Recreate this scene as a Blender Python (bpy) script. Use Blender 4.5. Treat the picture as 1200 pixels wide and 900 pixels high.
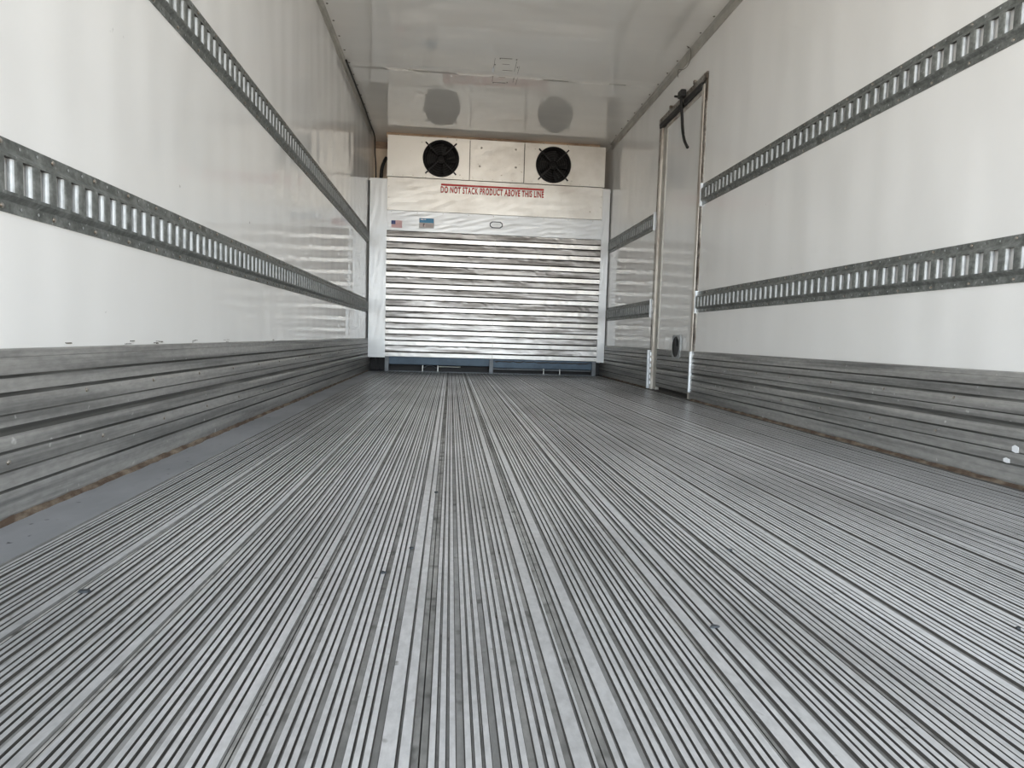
import bpy, bmesh, math, random
from mathutils import Vector, Matrix
random.seed(7)
PI = math.pi
for o in list(bpy.data.objects):
    bpy.data.objects.remove(o, do_unlink=True)
SC = bpy.context.scene
C = SC.collection

# ------------------------------------------------------------------ camera
cam_d = bpy.data.cameras.new('camera')
cam = bpy.data.objects.new('camera', cam_d)
C.objects.link(cam)
cam_d.sensor_width = 36.0
cam_d.lens = 746.45 / 1200 * 36
cam_d.clip_start = 0.02
cam_d.clip_end = 200
rt = Vector((0.99500295, -0.09533936, 0.02965708))
up = -Vector((0.02250607, -0.07522513, -0.99691256))
bk = -Vector((0.09727597, 0.9925984, -0.07270351))
M3 = Matrix((rt, up, bk)).transposed()
cam.matrix_world = Matrix.Translation((0, 0, 0.3491)) @ M3.to_4x4()
SC.camera = cam

# ------------------------------------------------------------------ light and exposure
SC.view_settings.view_transform = 'Standard'
SC.view_settings.look = 'None'
SC.view_settings.gamma = 1
SC.view_settings.use_curve_mapping = False
SC.view_settings.exposure = -0.30
SC.cycles.use_denoising = True
SC.cycles.max_bounces = 14
SC.cycles.diffuse_bounces = 9
SC.cycles.glossy_bounces = 6
SC.cycles.sample_clamp_indirect = 8.0
SC.cycles.caustics_reflective = True

SKY_TOP = (0.62, 0.74, 0.92, 1)
SKY_LOW = (0.84, 0.93, 1.0, 1)
YARD = (0.97, 0.86, 0.73, 1)
SKY_STRENGTH = 5.5
w = bpy.data.worlds.new('sky'); SC.world = w; w.use_nodes = True
nt = w.node_tree; nt.nodes.clear()
tc = nt.nodes.new('ShaderNodeTexCoord'); sep = nt.nodes.new('ShaderNodeSeparateXYZ')
nt.links.new(tc.outputs['Generated'], sep.inputs[0])
mr = nt.nodes.new('ShaderNodeMapRange'); mr.inputs[1].default_value = -1; mr.inputs[2].default_value = 1
nt.links.new(sep.outputs['Z'], mr.inputs[0])
cr = nt.nodes.new('ShaderNodeValToRGB')
e = cr.color_ramp.elements
e[0].position = 0.0; e[0].color = [c * .26 for c in YARD[:3]] + [1]
e[1].position = 1.0; e[1].color = [c * .55 for c in SKY_TOP[:3]] + [1]
def ce(p, c, k):
    x = e.new(p); x.color = [v * k for v in c[:3]] + [1]
ce(.40, YARD, .58); ce(.497, YARD, 1.25); ce(.51, SKY_LOW, 1.0); ce(.62, SKY_LOW, .95)
nt.links.new(mr.outputs[0], cr.inputs[0])
# the sky is brightest low behind the open rear doors (-Y)
dy = nt.nodes.new('ShaderNodeMapRange'); dy.interpolation_type = 'SMOOTHSTEP'
dy.inputs[1].default_value = .35; dy.inputs[2].default_value = 1.0; dy.inputs[3].default_value = .22; dy.inputs[4].default_value = 2.15
neg = nt.nodes.new('ShaderNodeMath'); neg.operation = 'MULTIPLY'; neg.inputs[1].default_value = -1
nt.links.new(sep.outputs['Y'], neg.inputs[0]); nt.links.new(neg.outputs[0], dy.inputs[0])
vm = nt.nodes.new('ShaderNodeVectorMath'); vm.operation = 'SCALE'
nt.links.new(cr.outputs[0], vm.inputs[0]); nt.links.new(dy.outputs[0], vm.inputs['Scale'])
bg = nt.nodes.new('ShaderNodeBackground'); bg.inputs[1].default_value = SKY_STRENGTH
wo = nt.nodes.new('ShaderNodeOutputWorld')
nt.links.new(vm.outputs[0], bg.inputs[0]); nt.links.new(bg.outputs[0], wo.inputs[0])

# ------------------------------------------------------------------ dimensions (metres)
XL, XR = -0.777, 1.485
YB, YN, YO = 6.03, 6.42, -0.35       # bulkhead face, nose wall, rear opening
ZC = 2.199
PITCH = 0.0493

# ------------------------------------------------------------------ materials
def mat(name, col, rough=.5, metal=0.0, col2=None, scale=4.0, stretch=(1, 1, 1), lo=.4, hi=.65,
        bump=0.0, bscale=3.0, bstretch=(1, 1, 1), spec=.5, rough2=None, detail=5, bdist=.02,
        spot=None, spot_scale=60, spot_t=(.70, .74), mott=None, bdetail=2):
    m = bpy.data.materials.new(name); m.use_nodes = True
    n = m.node_tree; b = n.nodes['Principled BSDF']
    b.inputs['Base Color'].default_value = (*col, 1); b.inputs['Roughness'].default_value = rough
    b.inputs['Metallic'].default_value = metal; b.inputs['Specular IOR Level'].default_value = spec
    t = n.nodes.new('ShaderNodeTexCoord')
    def noise(sc, st, det):
        mp = n.nodes.new('ShaderNodeMapping'); mp.inputs['Scale'].default_value = st
        n.links.new(t.outputs['Object'], mp.inputs[0])
        x = n.nodes.new('ShaderNodeTexNoise'); x.inputs['Scale'].default_value = sc
        x.inputs['Detail'].default_value = det; x.inputs['Roughness'].default_value = .6
        n.links.new(mp.outputs[0], x.inputs['Vector']); return x
    cur = None
    if col2 is not None:
        x = noise(scale, stretch, detail)
        r = n.nodes.new('ShaderNodeMapRange'); r.inputs[1].default_value = lo; r.inputs[2].default_value = hi
        n.links.new(x.outputs['Fac'], r.inputs[0])
        mx = n.nodes.new('ShaderNodeMix'); mx.data_type = 'RGBA'
        mx.inputs[6].default_value = (*col, 1); mx.inputs[7].default_value = (*col2, 1)
        n.links.new(r.outputs[0], mx.inputs[0]); cur = mx.outputs[2]
        if rough2 is not None:
            rr = n.nodes.new('ShaderNodeMapRange'); rr.inputs[3].default_value = rough; rr.inputs[4].default_value = rough2
            n.links.new(r.outputs[0], rr.inputs[0]); n.links.new(rr.outputs[0], b.inputs['Roughness'])
    if spot is not None:
        x = noise(spot_scale, (1, 1, 1), 2)
        r = n.nodes.new('ShaderNodeMapRange'); r.inputs[1].default_value = spot_t[0]; r.inputs[2].default_value = spot_t[1]
        n.links.new(x.outputs['Fac'], r.inputs[0])
        mx = n.nodes.new('ShaderNodeMix'); mx.data_type = 'RGBA'
        if cur: n.links.new(cur, mx.inputs[6])
        else: mx.inputs[6].default_value = (*col, 1)
        mx.inputs[7].default_value = (*spot, 1)
        n.links.new(r.outputs[0], mx.inputs[0]); cur = mx.outputs[2]
    if mott:
        x = noise(mott[0], mott[2] if len(mott) > 2 else (1, 1, 1), 4)
        r = n.nodes.new('ShaderNodeMapRange'); r.inputs[1].default_value = .35; r.inputs[2].default_value = .65
        r.inputs[3].default_value = 1 - mott[1]; r.inputs[4].default_value = 1 + mott[1] * .5; r.clamp = True
        n.links.new(x.outputs['Fac'], r.inputs[0])
        v = n.nodes.new('ShaderNodeVectorMath'); v.operation = 'SCALE'
        if cur: n.links.new(cur, v.inputs[0])
        else: v.inputs[0].default_value = col
        n.links.new(r.outputs[0], v.inputs['Scale']); cur = v.outputs[0]
    if cur: n.links.new(cur, b.inputs['Base Color'])
    if bump:
        x = noise(bscale, bstretch, bdetail)
        bp = n.nodes.new('ShaderNodeBump'); bp.inputs['Strength'].default_value = bump
        bp.inputs['Distance'].default_value = bdist
        n.links.new(x.outputs['Fac'], bp.inputs['Height']); n.links.new(bp.outputs[0], b.inputs['Normal'])
    return m

M = {}
M['wall'] = mat('white_glossy_liner', (.83, .83, .82), .11, 0, (.77, .77, .755), 1.3, (1, 1, .5), .4, .75,
                bump=.42, bscale=2.8, bstretch=(1, 2.4, .8), bdist=.012, bdetail=0, spec=.6, spot=(.45, .45, .43), spot_scale=22, spot_t=(.76, .80))
M['ceil'] = mat('white_glossy_ceiling_liner', (.83, .815, .775), .055, 0, (.74, .725, .69), 1.1, (.5, 1.5, 1), .4, .75,
                bump=.5, bscale=1.3, bstretch=(.5, 1.9, 1), bdist=.012, spec=.9)
M['panel'] = mat('white_painted_sheet', (.66, .68, .69), .34, .2, (.57, .59, .605), 2.5, (1, 1, .5), .4, .7, bump=.1, bscale=2, bdist=.01)
M['alupaint'] = mat('dull_white_aluminium', (.60, .59, .56), .38, .45, (.46, .44, .405), 2.2, (1, 1, 1), .42, .68,
                    bump=.10, bscale=2.0, bstretch=(1, 1, 1.2), bdist=.008, spot=(.3, .27, .22), spot_scale=30, spot_t=(.72, .78))
M['alubright'] = mat('bright_aluminium', (.62, .615, .60), .38, .65, (.50, .49, .47), 4, (.5, 1, 4), .45, .7, bump=.3, bscale=5, bstretch=(1, 1, .3), bdist=.006)
M['alutarnish'] = mat('tarnished_aluminium', (.52, .51, .50), .40, .75, (.17, .16, .15), 3.2, (.7, 1, 10), .40, .60, bump=.2, bscale=6, bstretch=(1, 1, .4), bdist=.006)
M['alugroove'] = mat('shaded_groove', (.06, .055, .05), .8, 0)  # shade inside the slat grooves, painted near-black
M['zinc'] = mat('weathered_galvanised_steel', (.245, .26, .25), .46, .4, (.135, .145, .138), 26, (1, 1, 1), .38, .66,
                spot=(.42, .42, .41), spot_scale=90, spot_t=(.70, .78), mott=(90, .30))
M['zinclip'] = mat('pale_lit_zinc', (.46, .48, .49), .50, .4, (.26, .275, .28), 60, (1, 1, .4), .45, .7)  # paler zinc, also paints the light caught by the slot lips
M['rivet'] = mat('rivet_head', (.48, .46, .43), .4, .8, (.16, .13, .10), 80, lo=.45, hi=.6)
M['scuff'] = mat('dull_scuffed_aluminium', (.40, .395, .38), .44, .35, (.20, .20, .195), 2.0, (1, .5, 16), .40, .62,
                 spot=(.66, .66, .64), spot_scale=38, spot_t=(.68, .78), mott=(60, .14, (1, .5, 1.5)))
M['scuffdark'] = mat('dark_groove_aluminium', (.09, .09, .085), .6, .3, (.20, .20, .19), 5, (1, .5, 6), .45, .65)  # darker tone for the plate grooves
M['ridge'] = mat('worn_floor_ridge', (.67, .675, .69), .31, .42, (.36, .365, .37), 2.4, (1, .45, 1), .42, .68,
                 spot=(.22, .22, .215), spot_scale=46, spot_t=(.69, .78), detail=8, mott=(110, .13, (1, .5, 1)))
M['groove'] = mat('dirty_floor_groove', (.17, .17, .165), .6, .2, (.34, .34, .335), 4.5, (1, .35, 1), .40, .62, detail=8,
                  spot=(.09, .09, .085), spot_scale=34, spot_t=(.60, .78), mott=(70, .22, (1, .4, 1)))
M['seam'] = mat('grimy_floor_seam', (.17, .17, .165), .6, .2, (.40, .395, .38), 3, (1, .3, 1), .38, .62, spot=(.07, .07, .065), spot_scale=26, spot_t=(.56, .75), mott=(80, .25, (1, .5, 1)))
M['floorflat'] = mat('plain_floor_margin', (.38, .39, .415), .42, .4, (.26, .27, .29), 5, (1, .4, 1), .4, .66, spot=(.07, .07, .07), spot_scale=34, spot_t=(.68, .74))
M['rust'] = mat('rusty_sealant', (.07, .045, .03), .9, 0, (.17, .135, .10), 30, (1, .5, 1), .45, .6, bump=.8, bscale=60, bdist=.004)
M['cove'] = mat('grey_cove_strip', (.50, .49, .45), .45, .3, (.38, .37, .34), 6, lo=.4, hi=.65)
M['beige'] = mat('beige_nose_liner', (.66, .55, .43), .35, 0, (.54, .44, .33), 5)
M['brown'] = mat('stained_brown_trim', (.40, .29, .20), .45, .1, (.20, .13, .085), 3.5, (1, 1, 3), .42, .6)
M['black'] = mat('black_rubber', (.012, .012, .012), .5)
M['blackmet'] = mat('black_painted_metal', (.016, .016, .017), .5, 0, spec=.3)
M['fanblade'] = mat('dark_fan_blade', (.010, .009, .009), .6, 0, spec=.2)
M['wiregrey'] = mat('grey_wire', (.40, .40, .38), .35, .8)
M['blue'] = mat('blue_grey_painted_beam', (.07, .115, .165), .5, .1, (.045, .075, .11), 6)
M['frame'] = mat('grey_steel_frame', (.17, .185, .20), .5, .4, (.11, .12, .13), 8)
M['red'] = mat('red_lettering', (.50, .03, .03), .5, 0, (.62, .20, .17), 26, lo=.58, hi=.70)
M['flagred'] = mat('faded_red', (.62, .24, .25), .6)
M['flagwhite'] = mat('faded_white', (.70, .62, .62), .6)
M['flagblue'] = mat('flag_blue', (.035, .06, .22), .6)
M['stblue'] = mat('sticker_blue', (.02, .20, .38), .4)
M['stgrey'] = mat('sticker_grey', (.42, .43, .44), .5)
M['stpink'] = mat('sticker_pale', (.56, .50, .48), .5)
M['ink'] = mat('dark_ink', (.03, .035, .05), .5)
M['white'] = mat('bare_white_plastic', (.80, .82, .84), .3)
M['barealu'] = mat('bare_aluminium_edge', (.86, .90, .94), .30, .6)
M['jamb'] = mat('stained_jamb_metal', (.36, .34, .31), .42, .5, (.11, .085, .065), 14, (1, 1, .6), .46, .60, mott=(70, .4))
M['jambpale'] = mat('pale_jamb_strip', (.56, .53, .48), .35, .2, (.34, .30, .26), 7, (1, 1, .5), .45, .62)
M['grime_shade'] = mat('dark_grime_and_shade', (.07, .065, .06), .8)  # floor and sill dirt, also the painted shade in fan box gaps
M['debris'] = mat('dark_debris', (.03, .035, .04), .7)
M['scratch'] = mat('fixture_scratch', (.17, .16, .14), .7)

# ------------------------------------------------------------------ helpers
def obj(name, bm, mats, parent=None, kind=None, smooth=False):
    me = bpy.data.meshes.new(name)
    bmesh.ops.recalc_face_normals(bm, faces=bm.faces)
    bm.to_mesh(me); bm.free()
    if not isinstance(mats, (list, tuple)): mats = [mats]
    for m in mats: me.materials.append(m)
    if smooth:
        for p in me.polygons: p.use_smooth = True
    o = bpy.data.objects.new(name, me); C.objects.link(o)
    if parent is not None: o.parent = parent
    if kind: o['kind'] = kind
    return o
def tag(o, label, cat, group=None):
    o['label'] = label; o['category'] = cat
    if group: o['group'] = group
    return o
def thing(name, label, cat, group=None):
    o = bpy.data.objects.new(name, None); C.objects.link(o); o.empty_display_size = .05
    return tag(o, label, cat, group)
def bx(bm, x0, x1, y0, y1, z0, z1, mi=0, bev=0.0):
    vs = [bm.verts.new((x, y, z)) for x in (x0, x1) for y in (y0, y1) for z in (z0, z1)]
    fs = []
    for q in ((0, 1, 3, 2), (4, 6, 7, 5), (0, 4, 5, 1), (2, 3, 7, 6), (0, 2, 6, 4), (1, 5, 7, 3)):
        f = bm.faces.new([vs[i] for i in q]); f.material_index = mi; fs.append(f)
    if bev:
        es = {e for f in fs for e in f.edges}
        bmesh.ops.recalc_face_normals(bm, faces=fs)
        bmesh.ops.bevel(bm, geom=list(es), offset=bev, segments=2, affect='EDGES', profile=.5)
def box(name, dims, m, parent=None, bev=0.0, kind=None):
    bm = bmesh.new(); bx(bm, *dims, bev=bev); return obj(name, bm, m, parent, kind)
def sweep_y(bm, prof, y0, y1, mis=None, segs=1, closed=False):
    """extrude a list of (x,z) along Y; mis = material index per segment"""
    rows = []
    for k in range(segs + 1):
        y = y0 + (y1 - y0) * k / segs
        rows.append([bm.verts.new((x, y, z)) for x, z in prof])
    n = len(prof)
    for k in range(segs):
        for i in range(n if closed else n - 1):
            j = (i + 1) % n
            f = bm.faces.new((rows[k][i], rows[k][j], rows[k + 1][j], rows[k + 1][i]))
            if mis: f.material_index = mis[i]
    return rows
def tube(name, pts, r, m, parent=None, res=6, smooth=True):
    """round tube along points as mesh, capped"""
    bm = bmesh.new(); P = [Vector(p) for p in pts]; rings = []
    # catmull-rom resample
    Q = []
    for i in range(len(P) - 1):
        a = P[max(i - 1, 0)]; b = P[i]; c = P[i + 1]; d = P[min(i + 2, len(P) - 1)]
        for s in range(5):
            t = s / 5
            Q.append(.5 * ((2 * b) + (c - a) * t + (2 * a - 5 * b + 4 * c - d) * t * t + (3 * b - a - 3 * c + d) * t ** 3))
    Q.append(P[-1])
    for i, q in enumerate(Q):
        tdir = (Q[min(i + 1, len(Q) - 1)] - Q[max(i - 1, 0)]).normalized()
        a = tdir.cross(Vector((.3, .1, 1)) if abs(tdir.z) < .9 else Vector((1, .2, 0))).normalized(); b = tdir.cross(a)
        rings.append([bm.verts.new(q + r * (math.cos(2 * PI * k / res) * a + math.sin(2 * PI * k / res) * b)) for k in range(res)])
    for i in range(len(rings) - 1):
        for k in range(res):
            bm.faces.new((rings[i][k], rings[i][(k + 1) % res], rings[i + 1][(k + 1) % res], rings[i + 1][k]))
    bm.faces.new(rings[0]); bm.faces.new(rings[-1])
    return obj(name, bm, m, parent, smooth=smooth)
def dome(r, h, n=8):
    """rivet head with base on z=0"""
    bm = bmesh.new(); rings = []
    for k, (rr, zz) in enumerate(((1, 0), (.92, .45), (.6, .85))):
        rings.append([bm.verts.new((r * rr * math.cos(2 * PI * i / n), r * rr * math.sin(2 * PI * i / n), h * zz)) for i in range(n)])
    top = bm.verts.new((0, 0, h))
    for k in range(2):
        for i in range(n): bm.faces.new((rings[k][i], rings[k][(i + 1) % n], rings[k + 1][(i + 1) % n], rings[k + 1][i]))
    for i in range(n): bm.faces.new((rings[2][i], rings[2][(i + 1) % n], top))
    bm.faces.new(rings[0])
    return bm
def dome_mesh(name, r, h, m, n=8):
    bm = dome(r, h, n); bmesh.ops.recalc_face_normals(bm, faces=bm.faces)
    me = bpy.data.meshes.new(name); bm.to_mesh(me); bm.free(); me.materials.append(m)
    for p in me.polygons: p.use_smooth = True
    return me
RIV = dome_mesh('rivet', .0052, .0035, M['rivet'])
RIVS = dome_mesh('small_rivet', .0042, .003, M['rivet'])
RIVD = dome_mesh('dark_rivet', .0068, .004, M['scratch'])
ROT = {'+x': (0, PI / 2, 0), '-x': (0, -PI / 2, 0), '-y': (PI / 2, 0, 0), '-z': (PI, 0, 0)}
def rivet(me, loc, face, parent, name='rivet'):
    o = bpy.data.objects.new(name, me); C.objects.link(o); o.location = loc; o.rotation_euler = ROT[face]; o.parent = parent
    return o

# ------------------------------------------------------------------ floor: ribbed aluminium planks, seams every 155 mm
bm = bmesh.new()
prof = []; mis = []
def seg(x, z, mi):
    prof.append((x, z)); mis.append(mi)
GD = .0032
x_first, PL = -0.638, 0.1549
seg(XL - .0, -.001, 3)
seg(x_first - .0085 + .0, -.001, 1)
seams = [x_first + PL * k for k in range(14)]
for k, sx in enumerate(seams):
    if sx > XR - .03: break
    # seam: wide sunk strip with a fine joint
    h = .0078 if k in (4, 5) else .0052
    prof[-1] = (sx - h, prof[-1][1]); mis[-1] = 1
    seg(sx - h + .0004, -GD, 4); seg(sx - h + .0014, -GD, 2); seg(sx - .0007, -GD, 4); seg(sx - .0004, -GD - .004, 4); seg(sx + .0004, -GD - .004, 4)
    seg(sx + .0007, -GD, 2); seg(sx + h - .0014, -GD, 4); seg(sx + h - .0004, -GD, 4)
    x = sx + h
    right = sx > .38
    for i in range(15):
        rw, gn, gw = (.0052, .0032, .0077) if not right else (.0064, .0023, .0054)
        if x + rw > XR - .05: break
        seg(x, 0, 0); seg(x + rw, 0, 4)
        x += rw
        if i < 14:
            g = gw if i % 3 == 2 else gn
            g += random.uniform(-.0005, .0005)
            gm = random.choice((1, 1, 2)) if g > .0045 and not right else (1 if random.random() < .8 else 2)
            if g > .0045 or random.random() < .96:
                seg(x + .0004, -GD, 4); seg(x + .0010, -GD, gm)
                if g > .0045: seg(x + g - .0010, -GD, 4)
                seg(x + g - .0004, -GD, 4)
            else: mis[-1] = 0
            x += g
    if x + PL * .2 > XR: break
seg(XR, -.001, 3)
# keep the profile monotone in x
pp = [prof[0]]; mm = [mis[0]]
for p, m_ in zip(prof[1:], mis[1:]):
    if p[0] > pp[-1][0] + 1e-5: pp.append(p); mm.append(m_)
rows = sweep_y(bm, pp, YO, YN, mm[:-1] + [0], segs=1)
bx(bm, XL, XR, YO, YN, -.06, -.02, 2)
obj('floor', bm, [M['ridge'], M['groove'], M['seam'], M['floorflat'], M['grime_shade']], kind='structure')

# ------------------------------------------------------------------ walls, ceiling
DY0, DY1, DZ1 = 3.79, 4.62, 1.94     # door opening
box('wall_left', (XL - .06, XL, YO, YN, -.06, ZC + .06), M['wall'], kind='structure')
bm = bmesh.new()
bx(bm, XR, XR + .07, YO, DY0, -.06, ZC + .06); bx(bm, XR, XR + .07, DY1, YN, -.06, ZC + .06); bx(bm, XR, XR + .07, DY0, DY1, DZ1, ZC + .06)
obj('wall_right', bm, M['wall'], kind='structure')
box('wall_front', (XL - .06, XR + .07, YN, YN + .06, -.06, ZC + .06), M['beige'], kind='structure')
ceiling = box('ceiling', (XL, XR, YO, YN, ZC, ZC + .06), M['ceil'], kind='structure')

# cove strips, with rivets in the ceiling beside them
def cove(name, s, X):
    bm = bmesh.new()
    a, b = (.020, .036) if s > 0 else (.022, .050)
    pr = [(X, ZC - b), (X + s * .006, ZC - b), (X + s * .008, ZC - b + .006), (X + s * .010, ZC - .012), (X + s * a, ZC - .006), (X + s * (a + .004), ZC), (X, ZC)]
    sweep_y(bm, pr, YO, YB + .03, closed=True)
    t = obj(name, bm, M['cove'], kind='structure')
    y = 3.83 - 16 * .1965
    while y < YB - .1:
        rivet(RIVD, (X + s * .040, y, ZC), '-z', t); y += .1965
    return t
cove('trim_1', 1, XL); cove('trim_2', -1, XR)
# brown header strip above the fan box
t3 = box('trim_3', (-.63, 1.37, 6.095, 6.115, 2.150, ZC), M['brown'], bev=.002, kind='structure')
for k in range(9): rivet(RIVD, (-.52 + k * .225, 6.095, 2.178), '-y', t3)
t5 = box('trim_5', (XL, -.60, YN - .012, YN, 2.135, ZC), M['brown'], bev=.002, kind='structure')
# sheet joint across the ceiling, with a few dents
bm = bmesh.new(); pr = []
n = 40; rows = []
for k in range(n + 1):
    x = XL + .05 + (XR - XL - .10) * k / n; w_ = .0035 * math.sin(k * .5) * (k > 4)
    rows.append([bm.verts.new((x, 4.64 + w_ + a, ZC - b)) for a, b in ((-.05, 0), (-.02, .0022), (.0, .003), (.02, .0022), (.05, 0))])
for k in range(n):
    for i in range(4): bm.faces.new((rows[k][i], rows[k + 1][i], rows[k + 1][i + 1], rows[k][i + 1]))
cj = obj('trim_9', bm, M['ceil'], kind='structure', smooth=True)
for x0_, x1_, y_ in ((-.34, -.20, 4.66), (.62, .80, 4.665), (1.10, 1.22, 4.66)):
    box('dent_mark', (x0_, x1_, y_, y_ + .016, ZC - .0032, ZC - .001), M['cove'], cj)
# rusty sealant beads along the floor
def bead(name, X, s, y0, y1):
    bm = bmesh.new(); n = int((y1 - y0) / .03); rows = []
    for k in range(n + 1):
        y = y0 + (y1 - y0) * k / n; wd = .011 + random.uniform(-.0035, .004); h = .004 + random.uniform(-.002, .003)
        rows.append([bm.verts.new((X, y, h + .004)), bm.verts.new((X + s * wd * .55, y, h)), bm.verts.new((X + s * wd, y, -.002))])
    for k in range(n):
        for i in range(2): bm.faces.new((rows[k][i], rows[k][i + 1], rows[k + 1][i + 1], rows[k + 1][i]))
    obj(name, bm, M['rust'], kind='structure')
bead('trim_6', XL + .010, 1, YO, YB); bead('trim_7', XR - .010, -1, YO, DY0 - .03); bead('trim_8', XR - .010, -1, DY1 + .04, YB)

# ------------------------------------------------------------------ ribbed scuff plates along the wall foot
def scuff_profile(X, s, H, z0=.0):
    """list of (x,z), material; from top to bottom"""
    g = [.256, .226, .189, .158, .124, .090, .057]
    P = [(X, H), (X + s * .010, H), (X + s * .012, H - .003), (X + s * .012, H - .014), (X + s * .0105, H - .016)]
    mi = [0, 0, 0, 0, 0]
    for i, z in enumerate(g):
        if i in (2, 5):                 # shallow crease only
            P += [(X + s * .0125, z + .001), (X + s * .0085, z), (X + s * .012, z - .0028)]; mi += [1, 1, 0]; continue
        d = .0118 if i % 2 else .0125
        P += [(X + s * d, z + (.0095 if i == 3 else .0022))]; mi += [1]
        P += [(X + s * .006, z + .0012), (X + s * .006, z - .0012)]; mi += [1, 1]
        if i % 2 == 0:
            P += [(X + s * .0115, z - .004)]; mi += [0]
        else:
            P += [(X + s * .0095, z - .006), (X + s * .0122, z - .014)]; mi += [0, 0]
    P += [(X + s * .012, z0 + .012), (X + s * .008, z0)]; mi += [0, 0]
    return P, mi
def scuff(name, X, s, y0, y1, H):
    bm = bmesh.new(); P, mi = scuff_profile(X, s, H); sweep_y(bm, P, y0, y1, mi[:-1])
    t = obj(name, bm, [M['scuff'], M['scuffdark']], kind='structure')
    k = 0; y = y0 + .25 if y0 < 0 else y0 + .15
    while y < y1 - .05:
        rivet(RIV, (X + s * .0115, y, .212), '+x' if s > 0 else '-x', t); rivet(RIV, (X + s * .0115, y + .06, .105), '+x' if s > 0 else '-x', t)
        y += .305
    return t
scuff('baseboard_left', XL, 1, YO, YN, .3036)
scuff('baseboard_right', XR, -1, YO, DY0 + .01, .2985)
scuff('baseboard_right', XR, -1, DY1 + .01, YN, .2985)

# dried sealant scraps along the top edge of the left plate
bm = bmesh.new()
for (y_, n_) in ((1.38, 2), (1.62, 4), (1.78, 6), (2.02, 4), (2.30, 3), (2.9, 3)):
    for k in range(n_):
        a = y_ + random.uniform(-.02, .03); z_ = .3036 + random.uniform(.001, .009)
        bx(bm, XL, XL + .002, a, a + random.uniform(.006, .022), z_, z_ + random.uniform(.0008, .0022))
bls = obj('sealant_scraps', bm, M['scratch'], bpy.data.objects['baseboard_left'])

# ------------------------------------------------------------------ slotted cargo rails
def e_track(label, X, s, y0, y1, z0, phase, group, caps=(), PITCH=.0484):
    bm = bmesh.new()
    H = .127
    def strip(pts, ya, yb, mi=0):   # pts: (u,z)
        sweep_y(bm, [(X + s * u, z0 + z) for u, z in pts], ya, yb, [mi] * (len(pts) - 1))
    low = [(0, 0), (.0035, .0005), (.0035, .020), (.0045, .021), (.013, .029), (.014, .0345)]
    strip(low, y0, y1); strip([(u, H - z) for u, z in low], y0, y1)
    n0 = math.ceil((y0 - phase + .012) / PITCH); n1 = math.floor((y1 - phase - .045) / PITCH)
    zb, zt = .0345, H - .0345
    cur = y0
    def face(pts, mi=0):
        f = bm.faces.new([bm.verts.new((X + s * u, y, z0 + z)) for u, y, z in pts]); f.material_index = mi
    def q(u0, ya, u1, yb, mi=0):
        face([(u0, ya, zb), (u1, yb, zb), (u1, yb, zt), (u0, ya, zt)], mi)
    slots = []
    for i in range(n0, n1 + 1):
        y = phase + i * PITCH
        slots.append((i, y))
        q(.014, cur, .014, y - .003)
        # near lip, rolled inward
        q(.014, y - .003, .0125, y - .001); q(.0125, y - .001, .009, y); q(.009, y, .005, y + .0002, 0)
        # far lip: long rolled edge, caught light painted in paler zinc
        L = [(.0030, y + .0205), (.0070, y + .0210), (.0100, y + .0226), (.0120, y + .0248), (.0134, y + .0280), (.014, y + .0320)]
        for k, (a, b) in enumerate(zip(L, L[1:])): q(a[0], a[1], b[0], b[1], 1 if k < 3 else 0)
        # slot ends (top and bottom edges of the cut)
        for zz in (zb, zt):
            pts = [(.014, y - .003, zz), (.0125, y - .001, zz), (.009, y, zz), (.0045, y + .0002, zz)] + [(u, yy, zz) for u, yy in L]
            face(pts, 2)
        cur = y + .0320
    q(.014, cur, .014, y1)
    for i, y in slots:                      # small punched dimples between the rivets
        if i % 3 == 0: continue
        for zz in (.0105, H - .0105):
            vs = [(.0050, y + .004 + .0032 * math.cos(PI * k / 3), zz + .0032 * math.sin(PI * k / 3)) for k in range(6)]
            face(vs, 1)
            for k in range(6):
                a, b = vs[k], vs[(k + 1) % 6]; face([a, b, (.0035, b[1] + .0004, b[2]), (.0035, a[1] + .0004, a[2])], 2)
    t = obj('cargo_rail', bm, [M['zinc'], M['zinclip'], M['grime_shade']]); tag(t, label, 'cargo rail', group)
    fc = '+x' if s > 0 else '-x'
    big = [(i, y) for i, y in slots if i % 3 == 0 and y > .6][:49]
    for i, y in big:
        rivet(RIV, (X + s * .0035, y + .004, z0 + .0095), fc, t); rivet(RIV, (X + s * .0035, y + .004, z0 + H - .0095), fc, t)
    for c in caps:
        box('end_edge', (min(X, X + s * .016), max(X, X + s * .016), c, c + .010, z0 - .004, z0 + H + .004), M['barealu'], t)
    return t
e_track('lower grey slotted steel cargo rail along the left white wall', XL, 1, YO, YB - .003, .5406, 1.190, None)
e_track('upper grey slotted steel cargo rail along the left white wall', XL, 1, YO, YB - .003, 1.1704, 1.914, None)
e_track('lower slotted cargo rail on right wall, near side of the door', XR, -1, YO, 3.765, .5330, 1.863 - .002, None, caps=(3.767,), PITCH=.0488)
e_track('upper slotted cargo rail on right wall, near side of the door', XR, -1, YO, 3.765, 1.1735, 2.072 - .002, None, caps=(3.767,), PITCH=.0488)
e_track('lower short slotted cargo rail on right wall between door and bulkhead', XR, -1, 4.665, YB - .003, .5330, 1.861, None, caps=(4.653,), PITCH=.0488)
e_track('upper short slotted cargo rail on right wall between door and bulkhead', XR, -1, 4.665, YB - .003, 1.1735, 2.070, None, caps=(4.653,), PITCH=.0488)

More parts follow.
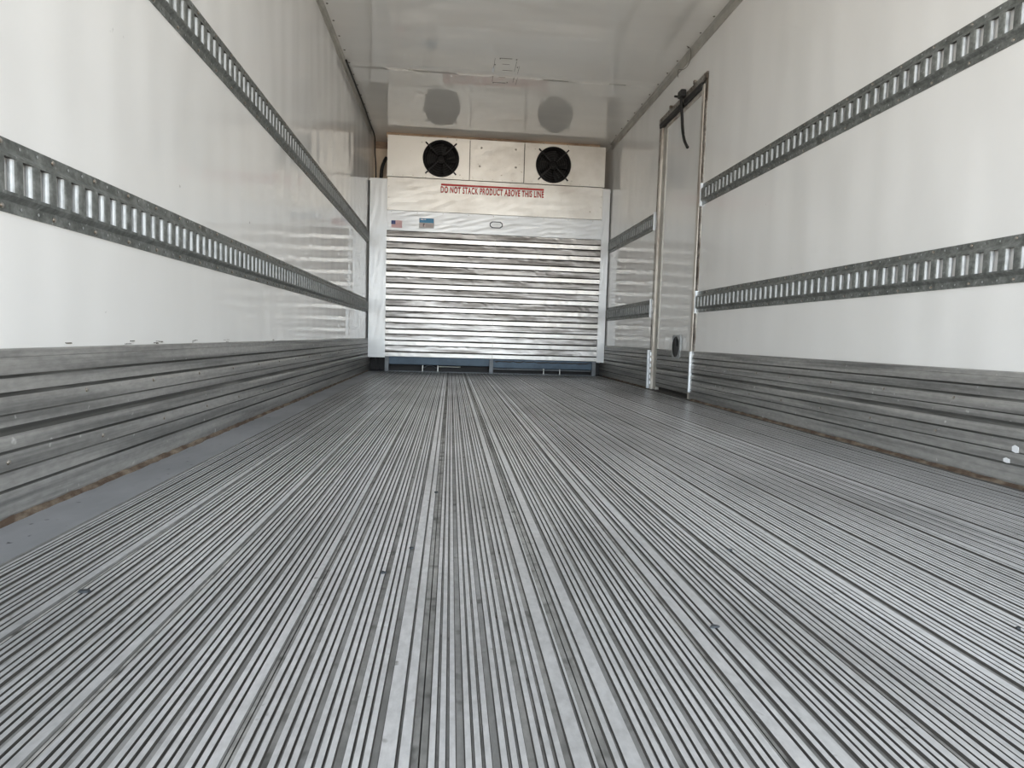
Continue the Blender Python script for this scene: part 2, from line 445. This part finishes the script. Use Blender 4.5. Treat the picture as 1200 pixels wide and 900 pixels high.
# ------------------------------------------------------------------ side door in the right wall
door = bpy.data.objects.new('door_1', None); C.objects.link(door); door['kind'] = 'structure'
XD = XR + .012
box('door_panel', (XD, XD + .05, 3.85, 4.50, .028, 1.885), M['wall'], door, bev=.003)
bm = bmesh.new(); P, mi = scuff_profile(XD, -1, .298, .028); P = [p for p in P]; sweep_y(bm, P, 3.855, 4.495, mi[:-1])
kp = obj('kick_plate', bm, [M['scuff'], M['scuffdark']], door)
# jambs: stained flange, pale strip, dark reveal
def jamb(ya, yb, flip):
    j = []
    o = (lambda a, b: (ya + a, ya + b)) if not flip else (lambda a, b: (yb - b, yb - a))
    a, b = o(0, .036); f = box('jamb', (XR - .005, XR + .03, a, b, .0, 1.95), M['jamb'], door, bev=.0015)
    a, b = o(.036, .072); g = box('weather_strip', (XR - .010, XR + .03, a, b, .0, 1.90), M['jambpale'], door, bev=.004)
    a, b = o(.072, yb - ya); h = box('door_stop', (XR + .004, XR + .03, a, b, .0, 1.90), M['cove'], door, bev=.002)
    for k in range(12):
        yy = (ya + .018) if not flip else (yb - .018)
        rivet(RIV, (XR - .005, yy, .10 + k * .155), '-x', f)
jamb(3.768, 3.852, False); jamb(4.498, 4.640, True)
# header rail with dark torn gasket
hd = box('door_header', (XR - .012, XR + .03, 3.768, 4.640, 1.915, 1.957), M['jamb'], door, bev=.002)
box('header_gasket', (XR - .022, XR + .01, 3.83, 4.12, 1.880, 1.915), M['black'], door, bev=.006)
box('header_gasket', (XR - .022, XR + .01, 4.20, 4.60, 1.880, 1.915), M['black'], door, bev=.006)
box('header_lip', (XR - .002, XR + .03, 3.85, 4.50, 1.862, 1.880), M['jambpale'], door, bev=.002)
for k in range(14): rivet(RIV, (XR - .012, 3.80 + k * .062, 1.936 + .006 * (k % 2)), '-x', hd)
for y in (3.95, 4.39): box('header_clip', (XR - .020, XR, y, y + .022, 1.955, 1.975), M['jamb'], door, bev=.002)
# bare edges at the foot of the jambs
box('corner_guard', (XR - .022, XR - .004, 4.622, 4.650, .002, .288), M['barealu'], door, bev=.002)
box('corner_guard', (XR - .022, XR - .004, 3.788, 3.808, .045, .296), M['barealu'], door, bev=.002)
bm = bmesh.new()
for k in range(6): bx(bm, XR - .016, XR - .004, 4.585, 4.600, .035 + k * .042, .062 + k * .042, bev=.003)
obj('hinge_knuckles', bm, M['barealu'], door)
bm = bmesh.new(); bx(bm, XR, XR + .068, DY0, DY1, -.03, .003); bx(bm, XR + .03, XR + .068, DY0, DY1, .003, 1.94)  # sill, plus an added slab behind the door that blocks outside light
obj('sill_and_light_block', bm, M['grime_shade'], door)
# recessed round pull
bm = bmesh.new(); N = 28; cy, cz = 4.095, .320
outer = []; ring = []; deep = []
for i in range(N):
    a = 2 * PI * i / N; c, s_ = math.cos(a), math.sin(a)
    k = 1 / max(abs(c), abs(s_))
    outer.append(bm.verts.new((XD - .0155, cy + .074 * c * k, cz + .078 * s_ * k)))
    ring.append(bm.verts.new((XD - .0175, cy + .064 * c, cz + .068 * s_)))
back = [bm.verts.new((XD - .004, v.co.y, v.co.z)) for v in outer]
for i in range(N):
    j = (i + 1) % N; bm.faces.new((outer[i], outer[j], ring[j], ring[i])); bm.faces.new((outer[i], outer[j], back[j], back[i]))
pull = obj('pull_plate', bm, M['zinclip'], door)
bm = bmesh.new(); rr = []
for r, d in ((.064, -.0174), (.061, -.0160), (.054, -.0145), (.030, -.0138), (.0001, -.0136)):
    rr.append([bm.verts.new((XD + d, cy + r * math.cos(2 * PI * i / N), cz + r * 1.06 * math.sin(2 * PI * i / N))) for i in range(N)])
for a, b in zip(rr, rr[1:]):
    for i in range(N): bm.faces.new((a[i], a[(i + 1) % N], b[(i + 1) % N], b[i]))
obj('pull_cup', bm, M['black'], pull, smooth=True)
box('pull_lever', (XD - .021, XD - .0145, cy - .012, cy + .012, cz + .005, cz + .055), M['blackmet'], pull, bev=.003)

# ------------------------------------------------------------------ lower bulkhead (ribbed return-air wall)
bh = thing('return_air_bulkhead', 'silver ribbed bulkhead across the far end, red warning lettering on top', 'bulkhead')
XA, XB = -.608, 1.400
def sheet(name, x0, x1, z0, z1, y, m, parent, dent=.0007, nx=24, nz=8, th=.02, wavy=0.0):
    """slightly dented sheet facing the rear, with returned edges"""
    bm = bmesh.new(); g = []
    for j in range(nz + 1):
        row = []
        for i in range(nx + 1):
            inner = 0 < i < nx and 0 < j < nz
            zz = z0 + (z1 - z0) * j / nz
            if j == 0 and wavy: zz += wavy * (random.random() - .3) * (1 if i > nx * .5 else .4)
            row.append(bm.verts.new((x0 + (x1 - x0) * i / nx, y + (random.uniform(-dent, dent) if inner else 0), zz)))
        g.append(row)
    for j in range(nz):
        for i in range(nx): bm.faces.new((g[j][i], g[j][i + 1], g[j + 1][i + 1], g[j + 1][i]))
    rim = [v for v in g[0]] + [g[j][nx] for j in range(1, nz + 1)] + [v for v in g[nz][-2::-1]] + [g[j][0] for j in range(nz - 1, 0, -1)]
    bk_ = [bm.verts.new((v.co.x, v.co.y + th, v.co.z)) for v in rim]
    for i in range(len(rim)):
        j = (i + 1) % len(rim); bm.faces.new((rim[i], rim[j], bk_[j], bk_[i]))
    return obj(name, bm, m, parent)
upper = sheet('upper_panel', XA, XB, 1.4860, 1.782, YB, M['alupaint'], bh)
head = sheet('header_panel', XA, XB, 1.301, 1.4815, YB - .003, M['panel'], bh, dent=.001)
sheet('side_panel', XL + .013, XA - .001, .130, 1.765, YB - .002, M['panel'], bh, dent=.0006, nx=6, nz=16)
sheet('side_panel', XB + .001, XR - .013, .133, 1.774, YB - .002, M['panel'], bh, dent=.0006, nx=4, nz=16)
box('top_ledge', (XL + .002, XR - .002, YB + .019, YB + .25, 1.745, 1.765), M['panel'], bh)
# ribbed slats, eleven periods
bm = bmesh.new(); pz = []; pm = []
z = 1.2985; PER = .1058
P = []
for k in range(11):
    zt = z - k * PER
    P += [(0.006, zt, 1), (.0045, zt - .010, 1), (.0000, zt - .046, 1), (-.001, zt - .0490, 2), (.022, zt - .0500, 2), (.022, zt - .0585, 2), (-.010, zt - .0595, 0), (-.0125, zt - .062, 0), (-.0115, zt - .096, 0), (-.010, zt - .0985, 2), (.020, zt - .0990, 2), (.020, zt - .1045, 2)]
P.append((.0, z - 11 * PER + .002, 0))
nx = 60; rows = []
for i in range(nx + 1):
    x = XA + (XB - XA) * i / nx
    w1 = .0015 * math.sin(i * .9) + random.uniform(-.0006, .0006)
    col = []
    for (d, zz, mi) in P:
        col.append((x, d, zz, mi))
    rows.append(col)
V = []
offs = [random.uniform(-.0016, .0016) for _ in range(nx + 1)]
for i, col in enumerate(rows):
    r_ = []
    for j, (x, d, zz, mi) in enumerate(col):
        dd = d + (random.uniform(-.0009, .0009) if 0 < i < nx else 0)
        last = j >= len(col) - 4
        if last and j == len(col) - 1 and x > .4: zz -= .022 + random.uniform(-.006, .007)
        r_.append(bm.verts.new((x, YB + dd, zz)))
    V.append(r_)
for i in range(nx):
    for j in range(len(P) - 1):
        f = bm.faces.new((V[i][j], V[i + 1][j], V[i + 1][j + 1], V[i][j + 1]))
        f.material_index = {0: 0, 1: 1, 2: 2}[P[j][2]]
slats = obj('ribbed_panel', bm, [M['alubright'], M['alutarnish'], M['alugroove']], bh)
for k in range(11):
    zr = 1.2985 - k * PER - .081
    rivet(RIVS, (XA + .022, YB - .012, zr), '-y', slats); rivet(RIVS, (XB - .022, YB - .012, zr), '-y', slats)
    rivet(RIVS, (.395, YB - .012, zr), '-y', slats)
# fine centre joint
box('panel_joint', (.392, .3945, YB - .0145, YB - .010, .14, 1.29), M['alutarnish'], slats)
# feet, blue beam and dark gap below
for x in (-.590, .388, 1.378): box('frame_post', (x - .019, x + .019, YB + .002, YB + .05, 0, .16), M['frame'], bh, bev=.002)
box('cross_beam', (-.571, .369, YB + .008, YB + .04, .068, .150), M['blue'], bh, bev=.004)
box('cross_beam', (.407, 1.359, YB + .008, YB + .04, .058, .140), M['blue'], bh, bev=.004)
box('bottom_rail', (-.60, 1.39, YB + .004, YB + .018, .0015, .008), M['frame'], bh)
for x in (-.258, -.115, .892, 1.049): box('guard_rod', (x - .003, x + .003, YB + .010, YB + .016, .008, .066), M['wiregrey'], bh)
box('lower_rail', (.41, 1.36, YB + .05, YB + .06, .040, .050), M['frame'], bh)
# arched drain fitting seen below the beam
tube('drain_pipe', [(-.25, YB + .10, .035), (-.22, YB + .10, .055), (-.19, YB + .10, .060), (-.16, YB + .10, .052), (-.13, YB + .10, .035)], .006, M['frame'], bh)
box('drain_tray', (-.11, .10, YB + .09, YB + .14, .046, .056), M['cove'], bh, bev=.003)
box('shade_board', (XL + .014, XR - .014, YB + .165, YB + .175, 0.0, 1.74), M['blackmet'], bh)  # black board standing in for the shade behind the bulkhead
box('floor_shade_sheet', (XL + .014, XR - .014, YB + .020, YB + .16, .0005, .004), M['blackmet'], bh)  # black sheet over the floor, painting the shade under the bulkhead
for x in (-.74, -.70, -.66): tube('corner_hose', [(x, YB + .06, .012), (x + .004, YB + .06, .07), (x, YB + .07, .12)], .008, M['blackmet'], bh)
# rivets in the upper panels
for k in range(9):
    rivet(RIVS, (XA + .04 + k * .235, YB - .003, 1.470), '-y', head)
for zz in (1.70, 1.60, 1.50): rivet(RIVS, (XA + .014, YB, zz), '-y', upper); rivet(RIVS, (XB - .014, YB, zz), '-y', upper)
# red line and lettering
YF = YB - .0065
box('red_line', (-.120, .836, YF, YF + .003, 1.727, 1.744), M['red'], bh)
cu = bpy.data.curves.new('warning_lettering', 'FONT'); cu.body = 'DO NOT STACK PRODUCT ABOVE THIS LINE'
cu.size = 1; cu.extrude = 0.0; cu.offset = .027; cu.space_character = 1.14
tmp = bpy.data.objects.new('tmp_text', cu); C.objects.link(tmp)
bpy.context.view_layer.update()
me = bpy.data.meshes.new_from_object(tmp.evaluated_get(bpy.context.evaluated_depsgraph_get()))
bpy.data.objects.remove(tmp, do_unlink=True)
xs = [v.co.x for v in me.vertices]; ys = [v.co.y for v in me.vertices]
x0_, x1_, y0_, y1_ = min(xs), max(xs), min(ys), max(ys)
for v in me.vertices:
    fx = (v.co.x - x0_) / (x1_ - x0_); fy = (v.co.y - y0_) / (y1_ - y0_)
    v.co = Vector((-.122 + .958 * fx, YF + .001, 1.661 + .060 * fy))
me.materials.clear(); me.materials.append(M['red'])
wl = bpy.data.objects.new('warning_lettering', me); C.objects.link(wl); wl.parent = bh
so = wl.modifiers.new('t', 'SOLIDIFY'); so.thickness = .001
wl['label'] = 'red capital lettering reading DO NOT STACK PRODUCT ABOVE THIS LINE'
# flag sticker
YS = YB - .0075
bm = bmesh.new(); fx0, fx1, fz0, fz1 = -.567, -.469, 1.327, 1.390
for k in range(13):
    a = fz0 + (fz1 - fz0) * k / 13; b = fz0 + (fz1 - fz0) * (k + 1) / 13
    bx(bm, fx0, fx1, YS, YS + .002, a, b, k % 2)
bx(bm, fx0, fx0 + .038, YS - .0008, YS, fz0 + (fz1 - fz0) * 6 / 13, fz1, 2)
for r in range(3):
    for c in range(4): bx(bm, fx0 + .005 + c * .009, fx0 + .007 + c * .009, YS - .0011, YS - .0008, fz1 - .008 - r * .010, fz1 - .006 - r * .010, 1)
o = obj('flag_sticker', bm, [M['flagred'], M['flagwhite'], M['flagblue']], bh); o['label'] = 'small faded flag sticker with red stripes and blue corner'
# blue and grey information sticker
bm = bmesh.new(); sx0, sx1, sz0, sz1 = -.314, -.178, 1.333, 1.424
bx(bm, sx0, sx1, YS, YS + .002, sz0, sz1, 4); bx(bm, sx0 + .003, sx1 - .003, YS - .0005, YS, sz0 + .048, sz1 - .003, 0); bx(bm, sx0 + .006, sx1 - .006, YS - .0005, YS, sz0 + .006, sz0 + .046, 1)
bx(bm, sx0 + .012, sx0 + .040, YS - .001, YS - .0005, sz1 - .018, sz1 - .011, 2); bx(bm, sx0 + .046, sx0 + .062, YS - .001, YS - .0005, sz1 - .016, sz1 - .011, 2)
bx(bm, sx0 + .036, sx0 + .042, YS - .001, YS - .0005, sz0 + .012, sz0 + .040, 3); bx(bm, sx0 + .042, sx0 + .054, YS - .001, YS - .0005, sz0 + .034, sz0 + .040, 3); bx(bm, sx0 + .042, sx0 + .050, YS - .001, YS - .0005, sz0 + .024, sz0 + .029, 5)
for k in range(4): bx(bm, sx0 + .060, sx1 - .014 - .008 * (k % 2), YS - .001, YS - .0005, sz0 + .012 + k * .008, sz0 + .0135 + k * .008, 3)
o = obj('information_sticker', bm, [M['stblue'], M['stpink'], M['white'], M['ink'], M['stgrey'], M['flagred']], bh); o['label'] = 'blue and grey rectangular sticker'
# outlined badge
bm = bmesh.new()
def loop(cx, cz, w_, h_, c):
    return [(cx - w_ + c, cz - h_), (cx + w_ - c, cz - h_), (cx + w_, cz - h_ + c * .75), (cx + w_, cz + h_ - c * .75), (cx + w_ - c, cz + h_), (cx - w_ + c, cz + h_), (cx - w_, cz + h_ - c * .75), (cx - w_, cz - h_ + c * .75)]
def ringf(A, B, mi, y):
    va = [bm.verts.new((x, y, z_)) for x, z_ in A]; vb = [bm.verts.new((x, y, z_)) for x, z_ in B]
    for i in range(len(A)):
        j = (i + 1) % len(A); f = bm.faces.new((va[i], va[j], vb[j], vb[i])); f.material_index = mi
cx, cz_ = .398, 1.392
ringf(loop(cx, cz_, .061, .031, .022), loop(cx, cz_, .051, .0225, .018), 0, YS)
f = bm.faces.new([bm.verts.new((x, YS + .0004, z_)) for x, z_ in loop(cx, cz_, .050, .0220, .018)]); f.material_index = 1
N = 24
E1 = [(cx + .036 * math.cos(2 * PI * i / N), cz_ + .016 * math.sin(2 * PI * i / N)) for i in range(N)]
E2 = [(cx + .033 * math.cos(2 * PI * i / N), cz_ + .0135 * math.sin(2 * PI * i / N)) for i in range(N)]
ringf(E1, E2, 2, YS - .0003)
bx(bm, cx - .022, cx + .022, YS - .0004, YS, cz_ - .002, cz_ + .002, 2)
bx(bm, cx - .060, cx + .060, YS + .0008, YS + .003, cz_ - .030, cz_ + .030, 1)
o = obj('outlined_badge', bm, [M['ink'], M['panel'], M['stgrey']], bh); o['label'] = 'white badge with dark octagonal outline'

# ------------------------------------------------------------------ refrigeration fan box on top
fb = thing('evaporator_fan_unit', 'white fan box with two black fans on top of ribbed bulkhead', 'fan unit')
FZ0, FZ1 = 1.788, 2.156
def fan_panel(x0, x1, cx, cz, r):
    """panel with a round cut"""
    bm = bmesh.new(); N = 48; inner = []; outer = []; bk_ = []
    for i in range(N):
        a = 2 * PI * (i + .5) / N; c, s_ = math.cos(a), math.sin(a)
        tx = (x1 - cx) / c if c > 0 else (x0 - cx) / c
        tz = (FZ1 - cz) / s_ if s_ > 0 else (FZ0 - cz) / s_
        t = min(tx, tz)
        inner.append(bm.verts.new((cx + r * c, YB - .004, cz + r * s_))); outer.append(bm.verts.new((cx + t * c, YB - .004, cz + t * s_)))
        bk_.append(bm.verts.new((cx + r * c, YB + .14, cz + r * s_)))
    for i in range(N):
        j = (i + 1) % N
        f = bm.faces.new((inner[i], inner[j], outer[j], outer[i]))
        f = bm.faces.new((inner[i], inner[j], bk_[j], bk_[i])); f.material_index = 1
    # corner triangles
    for (X_, Z_) in ((x0, FZ0), (x1, FZ0), (x1, FZ1), (x0, FZ1)):
        near = sorted(range(N), key=lambda i: (outer[i].co.x - X_) ** 2 + (outer[i].co.z - Z_) ** 2)[:4]
        cand = [(i, (i + 1) % N) for i in range(N)]
        for i, j in cand:
            a, b = outer[i].co, outer[j].co
            onx = lambda v: abs(v.x - X_) < 1e-5; onz = lambda v: abs(v.z - Z_) < 1e-5
            if (onx(a) and onz(b)) or (onz(a) and onx(b)):
                bm.faces.new((outer[i], outer[j], bm.verts.new((X_, YB - .004, Z_))))
    f = bm.faces.new(bk_); f.material_index = 1
    # returned sides
    for q in (((x0, FZ0), (x1, FZ0)), ((x1, FZ0), (x1, FZ1)), ((x1, FZ1), (x0, FZ1)), ((x0, FZ1), (x0, FZ0))):
        (a, b), (c, d) = q
        bm.faces.new([bm.verts.new(p) for p in ((a, YB - .004, b), (c, YB - .004, d), (c, YB + .012, d), (a, YB + .012, b))])
    return obj('fan_panel', bm, [M['alupaint'], M['blackmet']], fb)
FX0, FX1 = -.612, 1.411
R_ = .158
def fan(x0, x1, cx, cz):
    p = fan_panel(x0, x1, cx, cz, R_)
    # mounting ring
    bm = bmesh.new(); N = 48; pr = [(R_ - .002, -.004), (R_ - .002, -.016), (R_ + .004, -.018), (R_ + .008, -.014), (R_ + .009, -.004)]
    L = [[bm.verts.new((cx + r * math.cos(2 * PI * i / N), YB + d, cz + r * math.sin(2 * PI * i / N))) for i in range(N)] for r, d in pr]
    for a, b in zip(L, L[1:]):
        for i in range(N): bm.faces.new((a[i], a[(i + 1) % N], b[(i + 1) % N], b[i]))
    ring = obj('fan_ring', bm, M['blackmet'], fb, smooth=True)
    # guard: concentric wires and radial wires
    bm = bmesh.new()
    for k in range(1, 8):
        rr = R_ * k / 7.6; w_ = .0013
        sec = [(-w_, -w_), (w_, -w_), (w_, w_), (-w_, w_)]
        L = [[bm.verts.new((cx + (rr + a) * math.cos(2 * PI * i / 32), YB - .012 + .0 + b, cz + (rr + a) * math.sin(2 * PI * i / 32))) for i in range(32)] for a, b in sec]
        for m_ in range(4):
            a, b = L[m_], L[(m_ + 1) % 4]
            for i in range(32): bm.faces.new((a[i], a[(i + 1) % 32], b[(i + 1) % 32], b[i]))
    obj('wire_guard', bm, M['blackmet'], ring)
    # brackets holding the guard, dark arms that overshoot the ring
    for a in (PI / 4, 3 * PI / 4, 5 * PI / 4, 7 * PI / 4):
        bm = bmesh.new(); d = Vector((math.cos(a), 0, math.sin(a))); n = Vector((-d.z, 0, d.x))
        for (r0, r1, hw, ya, yb_) in ((.04, R_ + .040, .0035, -.020, -.014), (R_ + .012, R_ + .040, .006, -.016, -.004)):
            q = [Vector((cx, YB, cz)) + d * r + n * s_ * hw for r in (r0, r1) for s_ in (-1, 1)]
            vs = [bm.verts.new((v.x, YB + y_, v.z)) for v in q for y_ in (ya, yb_)]
            for idx in ((0, 1, 3, 2), (4, 6, 7, 5), (0, 4, 5, 1), (2, 3, 7, 6), (0, 2, 6, 4), (1, 5, 7, 3)): bm.faces.new([vs[i] for i in idx])
        obj('guard_arm', bm, M['blackmet'], ring)
        rivet(RIV, (cx + (R_ + .066) * math.cos(a + .12), YB - .004, cz + (R_ + .066) * math.sin(a + .12)), '-y', ring, 'bolt')
    # fan: hub and five pitched blades
    bm = bmesh.new(); N2 = 20; L = []
    for r, d in ((.001, .020), (.030, .020), (.038, .026), (.040, .060)):
        L.append([bm.verts.new((cx + r * math.cos(2 * PI * i / N2), YB + d, cz + r * math.sin(2 * PI * i / N2))) for i in range(N2)])
    for a, b in zip(L, L[1:]):
        for i in range(N2): bm.faces.new((a[i], a[(i + 1) % N2], b[(i + 1) % N2], b[i]))
    hub = obj('fan_hub', bm, M['fanblade'], fb, smooth=True)
    for k in range(5):
        bm = bmesh.new(); a0 = 2 * PI * k / 5 + .4; g = []
        for j in range(6):
            r = .036 + (.146 - .036) * j / 5; row = []
            for i in range(5):
                sweep = .30 + .35 * j / 5; t = i / 4 - .5
                a = a0 + t * 1.05 + sweep * .4
                row.append(bm.verts.new((cx + r * math.cos(a), YB + .045 + t * .045, cz + r * math.sin(a))))
            g.append(row)
        for j in range(5):
            for i in range(4): bm.faces.new((g[j][i], g[j][i + 1], g[j + 1][i + 1], g[j + 1][i]))
        b = obj('fan_blade', bm, M['fanblade'], hub, smooth=True); m_ = b.modifiers.new('t', 'SOLIDIFY'); m_.thickness = .002
    return p
p1 = fan(FX0, .1350, -.126, 1.968); p2 = fan(.6475, FX1, .919, 1.968)
cp = sheet('centre_panel', .1415, .6405, FZ0, FZ1, YB - .004, M['alupaint'], fb, dent=.0006, nx=10, nz=8)
BOLT = dome_mesh('bolt', .010, .006, M['rivet'], 6)
for x, z_ in ((.243, 2.086), (.562, 2.089), (.232, 1.919), (.566, 1.927)): rivet(BOLT, (x, YB - .005, z_), '-y', cp, 'bolt')
for k in range(22):
    x = FX0 + .05 + k * .0915
    pr_ = p1 if x < .136 else (cp if x < .645 else p2)
    rivet(RIVS, (x, YB - .004, FZ0 + .013 + (0 if k % 2 else .004)), '-y', pr_)
box('housing', (FX0 + .002, FX1 - .002, YB + .145, YN - .05, FZ0, FZ1 - .002), M['alupaint'], fb)
bm = bmesh.new()
bx(bm, FX0 + .001, FX1 - .001, YB + .010, YB + .15, FZ1 - .004, FZ1 - .001); bx(bm, FX0 + .001, FX1 - .001, YB + .010, YB + .15, FZ0, FZ0 + .002)
bx(bm, FX0 + .001, FX0 + .004, YB + .010, YB + .15, FZ0 + .002, FZ1 - .004); bx(bm, FX1 - .004, FX1 - .001, YB + .010, YB + .15, FZ0 + .002, FZ1 - .004)
obj('housing_shell', bm, M['alupaint'], fb)
bm = bmesh.new(); bx(bm, .125, .150, YB + .013, YB + .020, FZ0 + .003, FZ1 - .005); bx(bm, .632, .657, YB + .013, YB + .020, FZ0 + .003, FZ1 - .005)
obj('gap_shade_strip', bm, M['grime_shade'], fb)  # dark strips that paint the shade in the panel gaps

# ------------------------------------------------------------------ hoses, cables and loose bits
o = tube('refrigerant_hose', [(-.648, 6.30, 2.02), (-.664, 6.28, 1.985), (-.682, 6.26, 1.92), (-.690, 6.25, 1.84), (-.690, 6.25, 1.766)], .016, M['black'], None, 10)
tag(o, 'thick black hose behind the left end of the fan box', 'hose')
for x in (-.715,):
    pass
o = tube('ceiling_cable', [(XL + .030, 4.55, ZC - .012), (XL + .031, 4.9, ZC - .013), (XL + .034, 5.4, ZC - .013), (XL + .030, 5.85, ZC - .014), (XL + .032, 6.13, ZC - .020), (XL + .030, 6.22, ZC - .07),
                           (XL + .028, 6.24, 2.05), (XL + .036, 6.25, 1.93), (XL + .040, 6.24, 1.766)], .0065, M['black'], None, 8)
tag(o, 'black cable in left ceiling corner dropping down behind the bulkhead', 'cable')
# cable hanging over the door
cb = thing('door_cable', 'black cable with plug hanging down over the right side door', 'cable')
tube('lead', [(XR - .030, 4.150, 1.958), (XR - .034, 4.130, 1.94), (XR - .036, 4.120, 1.90), (XR - .032, 4.110, 1.82), (XR - .030, 4.09, 1.72), (XR - .030, 4.05, 1.64), (XR - .030, 3.985, 1.575)], .0095, M['black'], cb, 8)
bm = bmesh.new(); bx(bm, XR - .050, XR - .013, 4.095, 4.165, 1.930, 1.975, bev=.008); obj('plug', bm, M['blackmet'], cb)
tube('hook_bolt', [(XR - .012, 4.215, 1.967), (XR - .030, 4.225, 1.972), (XR - .038, 4.245, 1.980)], .008, M['blackmet'], cb, 8)
# thin grey wires dangling from the ceiling cove
o = tube('loose_wire', [(XR - .06, 4.00, ZC - .004), (XR - .035, 4.01, ZC - .012), (XR - .024, 4.02, ZC - .035), (XR - .020, 4.04, ZC - .065), (XR - .018, 4.09, ZC - .085), (XR - .022, 4.16, ZC - .080), (XR - .026, 4.22, ZC - .055), (XR - .020, 4.26, ZC - .052), (XR - .016, 4.268, ZC - .085)], .0022, M['scratch'], None, 6)
tag(o, 'thin loose wire curling from the right ceiling corner above the door', 'wire')
# outline of holes and scratches where a fixture was removed
bm = bmesh.new(); cx, cy = .336, 4.58; Zs = ZC - .0012
def cb_(x0, x1, y0, y1, mi=0): bx(bm, cx + x0, cx + x1, cy + y0, cy + y1, Zs, ZC + .0005, mi)
for a, b in ((-.085, -.20), (-.080, .03), (.062, -.17), (.070, .02), (.088, -.10), (.095, .06)): cb_(a, a + .0025, b, b + .16)
for b, a0, a1 in ((-.21, -.05, .03), (-.12, -.03, .02), (-.02, -.02, .05), (.10, -.035, .01), (.20, -.07, .02)): cb_(a0, a1, b, b + .006)
for a, b in ((-.078, -.10), (-.080, .10), (.078, -.08), (.072, .12), (-.05, -.20), (.06, -.20), (-.07, .21), (.03, .19), (.04, .07)):
    cb_(a - .004, a + .004, b - .008, b + .008)
cb_(-.092, -.078, -.05, .05, 1)
o = obj('fixture_outline', bm, [M['scratch'], M['white']]); tag(o, 'outline of holes and scratches from a removed light in mid ceiling', 'fixture outline')

# debris on the floor
def chip(name, x, y, r, label, m='debris', group=None, st=1.0, h=.003):
    bm = bmesh.new(); n = 7; a = []; b = []
    for i in range(n):
        t = 2 * PI * i / n; q = r * random.uniform(.6, 1.1)
        a.append(bm.verts.new((x + q * st * math.cos(t), y + q * math.sin(t), .0004))); b.append(bm.verts.new((x + q * .8 * st * math.cos(t), y + q * .8 * math.sin(t), h * random.uniform(.6, 1))))
    for i in range(n): bm.faces.new((a[i], a[(i + 1) % n], b[(i + 1) % n], b[i]))
    bm.faces.new(b); bm.faces.new(a)
    o = obj(name, bm, M[m]); tag(o, label, 'debris', group); return o
chip('debris_chip', .332, .734, .0042, 'largest dark chip lying on the floor ridges, right of centre', st=1.9)
chip('debris_chip', .724, .717, .0035, 'small dark crumb on floor at right edge, level with the largest chip')
chip('debris_chip', -.056, 1.029, .0042, 'dark crumb in floor left of centre seam, farther of two')
chip('debris_chip', -.091, .921, .0045, 'dark crumb left of centre seam, nearer of two', st=1.4)
chip('debris_chip', -.0245, 1.405, .0055, 'dark crumb beside the centre floor seam, farthest of the left ones')
chip('debris_chip', .479, 1.016, .0040, 'dark crumb on floor beyond the largest chip, to its right', st=1.4)
chip('debris_chip', -.470, .862, .0055, 'flat dark crumb on the pale floor band at left', st=1.8)
# white torn sticker scraps on right scuff plate
for i, (px, pz, w_, h_) in enumerate(((1.512, .098, .020, .020), (1.535, .064, .020, .014))):
    bm = bmesh.new(); pts = [(-1, -.8), (-.2, -1), (.9, -.7), (1, .5), (.2, 1), (-.9, .6)]
    a = [bm.verts.new((XR - .0135, px + x * w_ / 2, pz + z_ * h_ / 2)) for x, z_ in pts]; b = [bm.verts.new((XR - .0105, v.co.y, v.co.z)) for v in a]
    for k in range(6): bm.faces.new((a[k], a[(k + 1) % 6], b[(k + 1) % 6], b[k]))
    bm.faces.new(a)
    o = obj('sticker_scrap', bm, M['white'])
    tag(o, ('upper', 'lower')[i] + ' of two torn white scraps stuck to the right scuff plate', 'sticker scrap')
